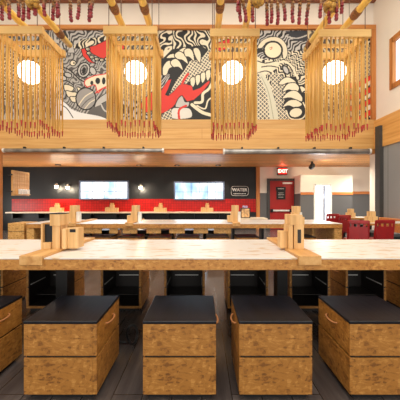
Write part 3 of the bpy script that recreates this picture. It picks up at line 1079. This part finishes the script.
for a, b in zip(xs[0::2], xs[1::2]):
    sp.box(a, b, 0.052, 0.08, 0.535, T2Z - 0.115)
sp.build('front_panel', M['osb_pale'], t2)
for j in (J2[1], J2[2] - 0.13):
    MB().box(j - 0.045, j + 0.045, 0.35, 0.6, 0, T2Z - 0.1).build('leg', M['osb_pale'], t2)

caddy('wooden menu caddy with black board on the strip of the nearest table', (XX(55, 2.555), 2.64, T1Z + 0.022), 'menu')
caddy('tall wooden tower caddy with side slot on the nearest table', (XX(297, 2.56), 2.645, T1Z + 0.022), 'tower')
for j, px, w in ((0, 74.5, 'behind the menu caddy with black board'), (1, 135.5, 'in front of the sconce between windows'), (2, 234.5, 'before the printed box')):
    d = T2Y0 + 0.25
    caddy('stepped wooden caddy on the second long table, ' + w, (XX(px, d), d, T2Z + 0.022), 'step', 0, 'caddies on the second table')
d = T2Y0 + 0.4
caddy('stepped wooden caddy on the second table, behind the tall tower caddy', (XX(295.5, d), d, T2Z + 0.001), 'step', 0, 'caddies on the second table')

# cabinet at the left end of the second table
cb = thing('storage_cabinet', 'pale board storage cabinet at the end of the second long table', 'cabinet', (XX(16.5, 6.0), 6.0, 0))
MB().box(-0.185, 0.16, 0, 0.5, 0.04, 0.57, 0.004).build('body', M['osb_pale'], cb)
MB().box(-0.185, 0.16, 0, 0.5, 0.578, 0.75, 0.004).build('lid', M['osb_pale'], cb)
MB().box(-0.17, 0.145, 0.02, 0.48, 0, 0.04).box(-0.175, 0.15, 0.01, 0.49, 0.57, 0.578).build('seam', M['black'], cb)

# ------------------------------------------------------------------ box stools
W2, DP, HT, TH = 0.2285, 0.47, 0.493, 0.026


def make_stool(label, group):
    """closed board side towards -y (origin at the base of that side), open shelf side towards +y"""
    t = thing('box_stool', label, 'stool', (0, 0, 0), 0, group)
    MB().box(-W2 + 0.03, W2 - 0.03, 0.03, DP - 0.03, 0, 0.03).build('plinth', M['black'], t)
    for nm, z0, z1 in (('lower_box', 0.034, 0.262), ('upper_box', 0.276, 0.474)):
        m = MB().box(-W2, -W2 + TH, 0, DP, z0, z1, 0.002).box(W2 - TH, W2, 0, DP, z0, z1, 0.002)
        m.box(-W2 + TH, W2 - TH, 0, TH, z0, z1)
        if nm == 'lower_box':
            m.box(-W2 + TH, W2 - TH, TH, DP, z0, z0 + 0.024, 0.001)
        m.build(nm, M['osb'], t)
    MB().box(-W2 + 0.012, -W2 + 0.024, 0.012, DP - 0.006, 0.262, 0.276).box(W2 - 0.024, W2 - 0.012, 0.012, DP - 0.006, 0.262, 0.276).box(-W2 + 0.024, W2 - 0.024, 0.012, 0.024, 0.262, 0.276).build('seam', M['black'], t)
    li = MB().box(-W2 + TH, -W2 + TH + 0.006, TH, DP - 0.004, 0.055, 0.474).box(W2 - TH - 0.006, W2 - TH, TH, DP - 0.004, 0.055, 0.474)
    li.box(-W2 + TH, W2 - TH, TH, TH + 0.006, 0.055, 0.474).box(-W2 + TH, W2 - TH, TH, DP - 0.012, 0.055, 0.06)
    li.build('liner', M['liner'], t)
    MB().box(-W2 + TH + 0.006, -W2 + TH + 0.01, 0.14, DP - 0.03, 0.288, 0.3).box(W2 - TH - 0.01, W2 - TH - 0.006, 0.14, DP - 0.03, 0.288, 0.3).box(-W2 + 0.08, W2 - 0.08, TH + 0.006, TH + 0.012, 0.288, 0.3).build('seam_light_strip', M['pale_metal'], t)  # pale strip stands in for light leaking through the seam
    MB().box(-W2 + TH + 0.012, W2 - TH - 0.012, 0.06, 0.36, 0.15, 0.156).build('shelf', M['liner'], t)
    MB().box(-W2 - 0.003, W2 + 0.003, -0.003, DP + 0.003, 0.474, HT, 0.005).build('seat_pad', M['vinyl'], t)
    for s in (-1, 1):
        pts = []
        for k in range(13):
            a = math.pi * k / 12
            pts.append((s * (W2 - 0.002 + 0.026 * math.sin(a) ** 0.7), 0.24 - 0.075 * math.cos(a), 0.41 - 0.006 * math.sin(a)))
        MB().tube(pts, 0.0065, 8).build('rope_handle', M['leather'], t, smooth=True)
    return t


front = [(-1.655, 'wooden box stool cut off by the edge of the picture, beside the blue-sheened stool'),
         (-0.886, 'wooden box stool with black seat, second in the front row'),
         (-0.141, 'wooden box stool in the middle of the front row, seen straight on'),
         (0.461, 'wooden box stool, fourth in the front row, before the black table leg'),
         (1.152, 'wooden box stool at the end of the front row, showing its bright side')]
front[0] = (front[0][0], 'wooden box stool at the start of the front row, mostly outside the picture')
proto = None
for x, lb in front:
    if proto is None:
        proto = make_stool(lb, 'box stools along the near side of the nearest table')
        proto.location = (x, 1.75, 0)
    else:
        dup(proto, (x, 1.75, 0), 0, lb)

ordn = ['first', 'second', 'third', 'fourth', 'fifth', 'sixth', 'seventh', 'eighth']


def stool_row(xs, y, flip, group, lab):
    for k, x in enumerate(xs):
        o = dup(proto, (x, y + (DP if flip else 0), 0), math.pi if flip else 0, lab % ordn[k])
        o['group'] = group


# dup with rz = pi turns about the base of the closed side, so the open side lands at y
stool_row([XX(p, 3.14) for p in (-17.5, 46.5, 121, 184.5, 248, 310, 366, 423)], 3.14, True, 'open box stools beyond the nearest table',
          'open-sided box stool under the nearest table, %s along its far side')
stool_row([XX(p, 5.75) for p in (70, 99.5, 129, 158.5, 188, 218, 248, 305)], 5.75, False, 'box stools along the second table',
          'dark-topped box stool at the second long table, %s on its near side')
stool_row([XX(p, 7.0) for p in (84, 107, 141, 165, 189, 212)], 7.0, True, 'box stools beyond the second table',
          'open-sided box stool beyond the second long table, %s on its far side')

# black cable loop on the floor
lp = MB()
pts = [(0.045 * math.cos(a), 0.012 * math.sin(a * 2), 0.09 + 0.08 * math.sin(a)) for a in np.linspace(0, 2 * math.pi, 25)]
lp.tube(pts, 0.011, 8)
lp.tube([(-0.045, 0, 0.02), (-0.13, 0.03, 0.011), (-0.3, 0.12, 0.011)], 0.011, 8)
tag(lp.build('cable_loop', M['black'], None, at(132, 341, 2.42) * 0 + Vector((XX(132, 2.42), 2.42, 0.0)), smooth=True), 'black cable loop standing on the dark floor between two front stools', 'cable')

# ------------------------------------------------------------------ red chairs and dining tables
def make_chair(label):
    t = thing('red_chair', label, 'chair', (0, 0, 0), 0, 'red wooden chairs in the dining corner')
    m = M['red']
    MB().box(-0.18, 0.18, -0.2, 0.2, 0.45, 0.485, 0.01).build('seat', m, t)
    for x, y in ((-0.16, 0.18), (0.16, 0.18)):
        MB().tube([(x, y, 0), (x, y, 0.45)], [0.018, 0.024], 10).build('leg', m, t)
    for x in (-0.165, 0.165):
        MB().tube([(x, -0.24, 0), (x, -0.19, 0.45), (x * 1.04, -0.25, 0.86)], [0.018, 0.026, 0.02], 10).build('leg', m, t)
    MB().box(-0.18, 0.18, -0.265, -0.235, 0.8, 0.87, 0.012).build('top_rail', m, t)
    for k in range(3):
        x = -0.1 + 0.1 * k
        MB().box(x - 0.022, x + 0.022, -0.252, -0.232, 0.73, 0.81).build('back_stub', m, t)
    MB().box(-0.165, 0.165, -0.25, -0.225, 0.5, 0.745, 0.006).build('back_panel', m, t)
    MB().box(-0.16, 0.16, -0.012, 0.012, 0.2, 0.23).box(-0.17, -0.15, -0.2, 0.18, 0.2, 0.23).box(0.15, 0.17, -0.2, 0.18, 0.2, 0.23).build('stretcher', m, t)
    return t


c0 = make_chair('red wooden chair with its back to us at the white corner table by the column')
c0.location = (3.5, 5.6, 0)
for px, d, rz, lb in ((355.5, 5.5, -0.3, 'red wooden chair turned aside at the end of the second long table'),
                      (338, 7.4, 0.15, 'small far red chair before the farther dining table'),
                      (328, 8.0, 0.1, 'small far red chair in front of the bright glass door'),
                      (354, 6.77, -1.5, 'red chair side-on, just past the end of the second table')):
    dup(c0, (XX(px, d), d, 0), rz, lb)


def dining_table(label, x0, x1, y0, y1, z=0.76):
    t = thing('dining_table', label, 'table', ((x0 + x1) / 2, y0, 0))
    w, D = (x1 - x0) / 2, y1 - y0
    MB().box(-w, w, 0, D, z - 0.03, z, 0.004).build('table_top', M['whitetop'], t)
    MB().box(-w, w, -0.012, -0.001, z - 0.045, z, 0.003).build('edge_band', M['osb_edge'], t)
    for x in (-w + 0.08, w - 0.08):
        for y in (0.08, D - 0.08):
            MB().box(x - 0.03, x + 0.03, y - 0.03, y + 0.03, 0, z - 0.03).build('leg', M['black'], t)
    return t


dining_table('white dining table by the corner column, red chairs before it', XX(365, 5.85), 4.75, 5.85, 6.5)
dining_table('farther white dining table in front of the grey wainscot', 3.86, 4.75, 7.7, 8.3)
d = 6.15
caddy('wooden caddy on the white dining table beside the column', (XX(371, d), d, 0.761), 'plain', 0, 'caddies on the dining tables')
d = 7.95
caddy('wooden caddy on the farther white dining table', (XX(350.5, d), d, 0.761), 'plain', 0, 'caddies on the dining tables')
bn = thing('wall_bench', 'orange wooden bench back along the grey side wall', 'bench', (0, 0, 0))
MB().box(4.78, XR - 0.035, 6.6, 7.58, 0.42, 0.78, 0.006).build('back', M['orange'], bn)
MB().box(4.5, 4.78, 6.6, 7.58, 0.38, 0.45, 0.01).build('seat', M['greyseat'], bn)
MB().box(4.55, XR - 0.035, 6.62, 7.56, 0, 0.38).build('base', M['frame'], bn)

# ------------------------------------------------------------------ hanging lanterns
rod_me = tip_me = None


def lantern(x, ztop, w, label, hx):
    global rod_me, tip_me
    y0, y1 = 2.7, 3.17
    t = thing('hanging_lantern', label, 'lantern', (x, (y0 + y1) / 2, ztop - 0.9), 0, 'reed lanterns over the nearest table')
    D = (y1 - y0) / 2
    w = w / 2
    zt = 0.9
    bh, bt = 0.075, 0.045
    MB().box(-w - 0.02, w + 0.02, -D, -D + bt, zt - bh, zt, 0.003).build('frame_bar', M['lframe'], t)
    MB().box(-w - 0.02, w + 0.02, D - bt, D, zt - bh, zt, 0.003).build('frame_bar', M['lframe'], t)
    MB().box(-w, -w + bt, -D + bt, D - bt, zt - bh, zt, 0.003).build('frame_bar', M['lframe'], t)
    MB().box(w - bt, w, -D + bt, D - bt, zt - bh, zt, 0.003).build('frame_bar', M['lframe'], t)
    MB().sphere((0, 0, 2.585 - ztop + 0.9), 0.115, 32, 20).build('globe', M['globe'], t, smooth=True)
    MB().tube([(0, 0, zt - 0.02), (0, 0, 2.67 - ztop + 0.9)], 0.005, 6).build('flex', M['cord'], t)
    MB().box(-w + bt, w - bt, -0.015, 0.015, zt - 0.05, zt - 0.02).build('cross_bar', M['lframe'], t)
    if rod_me is None:
        r = MB().tube([(0, 0, 0), (0, 0, -0.84)], 0.008, 8).sphere((0, 0, 0), 0.009, 8, 6).build('rod', M['rod'], None)
        rod_me = r.data
        bpy.data.objects.remove(r)
        r = MB().tube([(0, 0, 0), (0, 0, -0.06)], [0.0078, 0.004], 8).build('tip', M['tip'], None)
        tip_me = r.data
        bpy.data.objects.remove(r)
    spots = []
    for k in range(11):
        u = -1 + 2 * k / 10
        spots.append((u * (w - 0.012), -D + 0.02))
    for k in range(17):
        u = -1 + 2 * k / 16
        spots.append((u * (w - 0.012), D - 0.02))
    for k in range(1, 10):
        u = -1 + 2 * k / 10
        spots += [(-w + 0.02, u * (D - 0.02)), (w - 0.02, u * (D - 0.02))]
    for (px, py) in spots:
        o = bpy.data.objects.new('rod', rod_me)
        COL.objects.link(o)
        o.parent = t
        dz = random.uniform(-0.025, 0.025)
        o.location = (px, py, zt - bh + dz * 0.2)
        o.rotation_euler = (random.uniform(-0.006, 0.006), random.uniform(-0.006, 0.006), random.uniform(0, 3))
        o.scale = (1, 1, 1 + dz)
        q = bpy.data.objects.new('tip', tip_me)
        COL.objects.link(q)
        q.parent = o
        q.location = (0, 0, -0.84)
    for cx in hx:
        for cy in (-D + 0.02, D - 0.02):
            MB().tube([(cx, cy, zt), (cx, cy, 7.2 - ztop + 0.9)], 0.004, 6).build('cord', M['cord'], t)
    lamp('lantern_light', 'POINT', 14, (x, (y0 + y1) / 2, 2.585), 0.12, (1, 0.86, 0.66))
    return t


lantern(-1.80, 2.93, 0.48, 'golden reed lantern with lit globe, first of the row, cut by the picture edge', (-0.2, 0.2))
lantern(-0.695, 2.93, 0.48, 'golden reed lantern with lit globe over the table, between the beast and claw panels', (-0.21, 0.21))
lantern(0.318, 2.905, 0.44, 'narrow golden reed lantern with lit globe beside the great painted eye', (-0.2, 0.2))
lantern(1.385, 2.9, 0.46, 'golden reed lantern with lit globe nearest the corner column', (-0.2, 0.2))

# ------------------------------------------------------------------ bamboo poles above the lanterns
PZ = 3.16


def pole(px, py, y1, wraps, label):
    d = (PZ - EYE) * F / (CY - py)
    x = XX(px, d)
    t = thing('bamboo_pole', label, 'pole', (x, 0, PZ), 0, 'bamboo poles over the lanterns')
    y0 = 1.9
    MB().tube([(0, y, random.uniform(-0.004, 0.004)) for y in np.linspace(y0, y1, 7)], [0.038, 0.036, 0.037, 0.036, 0.035, 0.036, 0.034], 14).build('culm', M['bamboo'], t, smooth=True)
    for y in wraps:
        MB().tube([(0, y - 0.06, 0), (0, y - 0.03, 0), (0, y + 0.03, 0), (0, y + 0.06, 0)], [0.039, 0.045, 0.045, 0.039], 14).build('twine_wrap', M['wrap'], t, smooth=True)
    for y in (2.1, 3.0):
        MB().tube([(0, y, 0.03), (0, y, 7.2 - PZ)], 0.003, 5).build('hanging_wire', M['cord'], t)
    return t


pole(20, 22, 3.2, (), 'yellow bamboo pole above the first lantern, on its outer side')
pole(60, 34, 3.46, (3.2,), 'yellow bamboo pole above the first lantern, ending before the grey beast')
pole(121, 23, 3.2, (2.78,), 'yellow bamboo pole above the second lantern, nearer the grey beast')
pole(151, 30, 3.74, (2.78,), 'yellow bamboo pole above the second lantern, nearer the painted claws')
pole(219, 18, 3.15, (2.76,), 'yellow bamboo pole above the third lantern, nearer the painted claws')
pole(247.5, 18, 3.15, (), 'yellow bamboo pole above the third lantern, nearer the painted eye')
pole(314, 38, 3.56, (3.42,), 'yellow bamboo pole beside the fourth lantern, ending over the painted claws')
pole(349, 22, 3.2, (2.86,), 'yellow bamboo pole above the fourth lantern, nearer the wall')

# ------------------------------------------------------------------ firecracker garlands
def strand_mesh():
    m = MB()
    pts, rs = [], []
    for k in range(33):
        z = 0.4 * k / 32
        pts.append((0.004 * math.sin(z * 30), 0, z))
        rs.append(0.0165 if k % 2 else 0.0125)
    m.tube(pts, rs, 8)
    o = m.build('firecracker_strand', M['cracker'], None)
    me_ = o.data
    bpy.data.objects.remove(o)
    return me_


SM = strand_mesh()


def garland(label, bottoms, knots):
    d = 2.35
    zc = ZZ(5, d) + 0.28
    t = thing('firecracker_garland', label, 'garland', (0, d, zc))
    xs = [XX(b[0], d) for b in bottoms]
    MB().tube([(min(xs) - 0.1, 0, 0.02), ((min(xs) + max(xs)) / 2, 0, -0.01), (max(xs) + 0.1, 0, 0.02)], 0.012, 8).build('garland_cord', M['wrap'], t)
    for x in (min(xs) - 0.05, max(xs) + 0.05):
        MB().tube([(x, 0, 0), (x, 0, 7.2 - zc)], 0.003, 5).build('hanging_wire', M['cord'], t)
    for (px, py), x in zip(bottoms, xs):
        zb = ZZ(py, d) - zc
        o = bpy.data.objects.new('firecracker_strand', SM)
        COL.objects.link(o)
        o.parent = t
        o.location = (x, random.uniform(-0.03, 0.03), zb)
        o.rotation_euler = (random.uniform(-0.05, 0.05), random.uniform(-0.13, 0.13), random.uniform(0, 6))
        o.scale = (1, 1, (0.0 - zb) / 0.4)
    for px, py, r in knots:
        m = MB()
        for k in range(26):
            v = Vector((random.gauss(0, 1), random.gauss(0, 0.8), random.gauss(0, 1))).normalized() * r
            m.sphere(v * 0.7, r * 0.42, 8, 6)
        m.build('rope_knot', M['bamboo'] if False else M['knot'], t, (XX(px, d), 0, ZZ(py, d) - zc), smooth=True)
    return t


M['knot'] = plain('golden_rope', (176, 132, 58), 0.7, vary=0.3, scale=60)
garland('maroon firecracker garland hanging over the first lantern', [(1, 19), (9, 19), (18, 16), (22.5, 20), (29.5, 20), (34.5, 15), (45, 16), (51, 18), (56, 16), (60.5, 17), (70, 19.5), (78, 20), (89, 21), (92, 19)],
        [(1, 0, 0.045), (33, 3, 0.055)])
garland('maroon firecracker garland hanging between the third and fourth lanterns', [(237.5, 13), (241, 21), (246, 21.5), (253, 21), (268, 23), (271, 23), (278, 23), (285, 20), (292, 24.5), (299, 24), (307, 24), (319, 19.5), (330, 23), (335, 22), (340, 15.5)],
        [(258, 1, 0.05), (331, 5, 0.06)])

# ------------------------------------------------------------------ light
w = bpy.data.worlds.new('sky')
S.world = w
w.use_nodes = True
bg = w.node_tree.nodes['Background']
bg.inputs['Color'].default_value = (1.0, 0.97, 0.93, 1)
bg.inputs['Strength'].default_value = 1.0
WARM = (1, 0.9, 0.77)
for x in (-3.5, 0, 3.0):
    lamp('ceiling_fill_light', 'AREA', 215, (x, 2.8, 7.1), (2.0, 6.0), (1, 0.93, 0.83), aim=(x, 2.8, 0))  # unseen overhead fill, added to brighten the hall
lamp('rear_fill_light', 'AREA', 240, (0, -4.8, 2.2), (9.0, 3.4), (1, 0.96, 0.9), aim=(0, 8, 2.4))  # added fill behind the camera for stool fronts and soffit
for x, y in ((-5.5, 9.4), (-2.5, 9.4), (0.5, 9.4), (4.5, 9.0), (6.2, 10.4), (2.6, 10.2)):
    lamp('soffit_fill_spot', 'SPOT', 300, (x, y, ZS - 0.03), 0.12, WARM, 140, (x, y, 0), 0.8)  # extra spots without fixtures, added for bounce under the loft

lamp('dining_fill_light', 'AREA', 60, (8.1, 9.2, 0.9), (1.8, 1.2), (1, 0.95, 0.88), aim=(3.5, 9.2, 2.6))  # added fill out of view, lifts the soffit from the dining side
lamp('bar_fill_light', 'AREA', 110, (-9.1, 9.6, 0.9), (2.4, 1.2), (1, 0.95, 0.88), aim=(-4, 9.6, 2.6))  # matching unseen fill from the bar side, aimed up at the soffit
for px in (104, 199):
    lamp('window_daylight_light', 'AREA', 14, (XX(px, YB), YB - 0.12, 1.66), (1.9, 0.6), (0.86, 0.93, 1), aim=(XX(px, YB), 6.5, 2.3))
lamp('door_daylight_light', 'AREA', 30, (XX(322, YV), YV - 0.12, 1.1), (0.6, 1.4), (0.95, 0.97, 1), aim=(XX(322, YV), 8.5, 2.4))

# ------------------------------------------------------------------ camera
cam = bpy.data.cameras.new('camera')
co = bpy.data.objects.new('camera', cam)
COL.objects.link(co)
co.location = (0, 0, EYE)
co.rotation_euler = (math.pi / 2, 0, 0)
cam.sensor_width = 36
cam.lens = 36 * F / 400
cam.shift_x = -(CX - 200) / 400
cam.clip_start = 0.05
S.camera = co
S.view_settings.view_transform = 'Standard'
S.view_settings.look = 'None'
S.view_settings.gamma = 1
S.view_settings.use_curve_mapping = False
S.view_settings.exposure = 0.0
S.cycles.use_denoising = True
S.cycles.max_bounces = 8
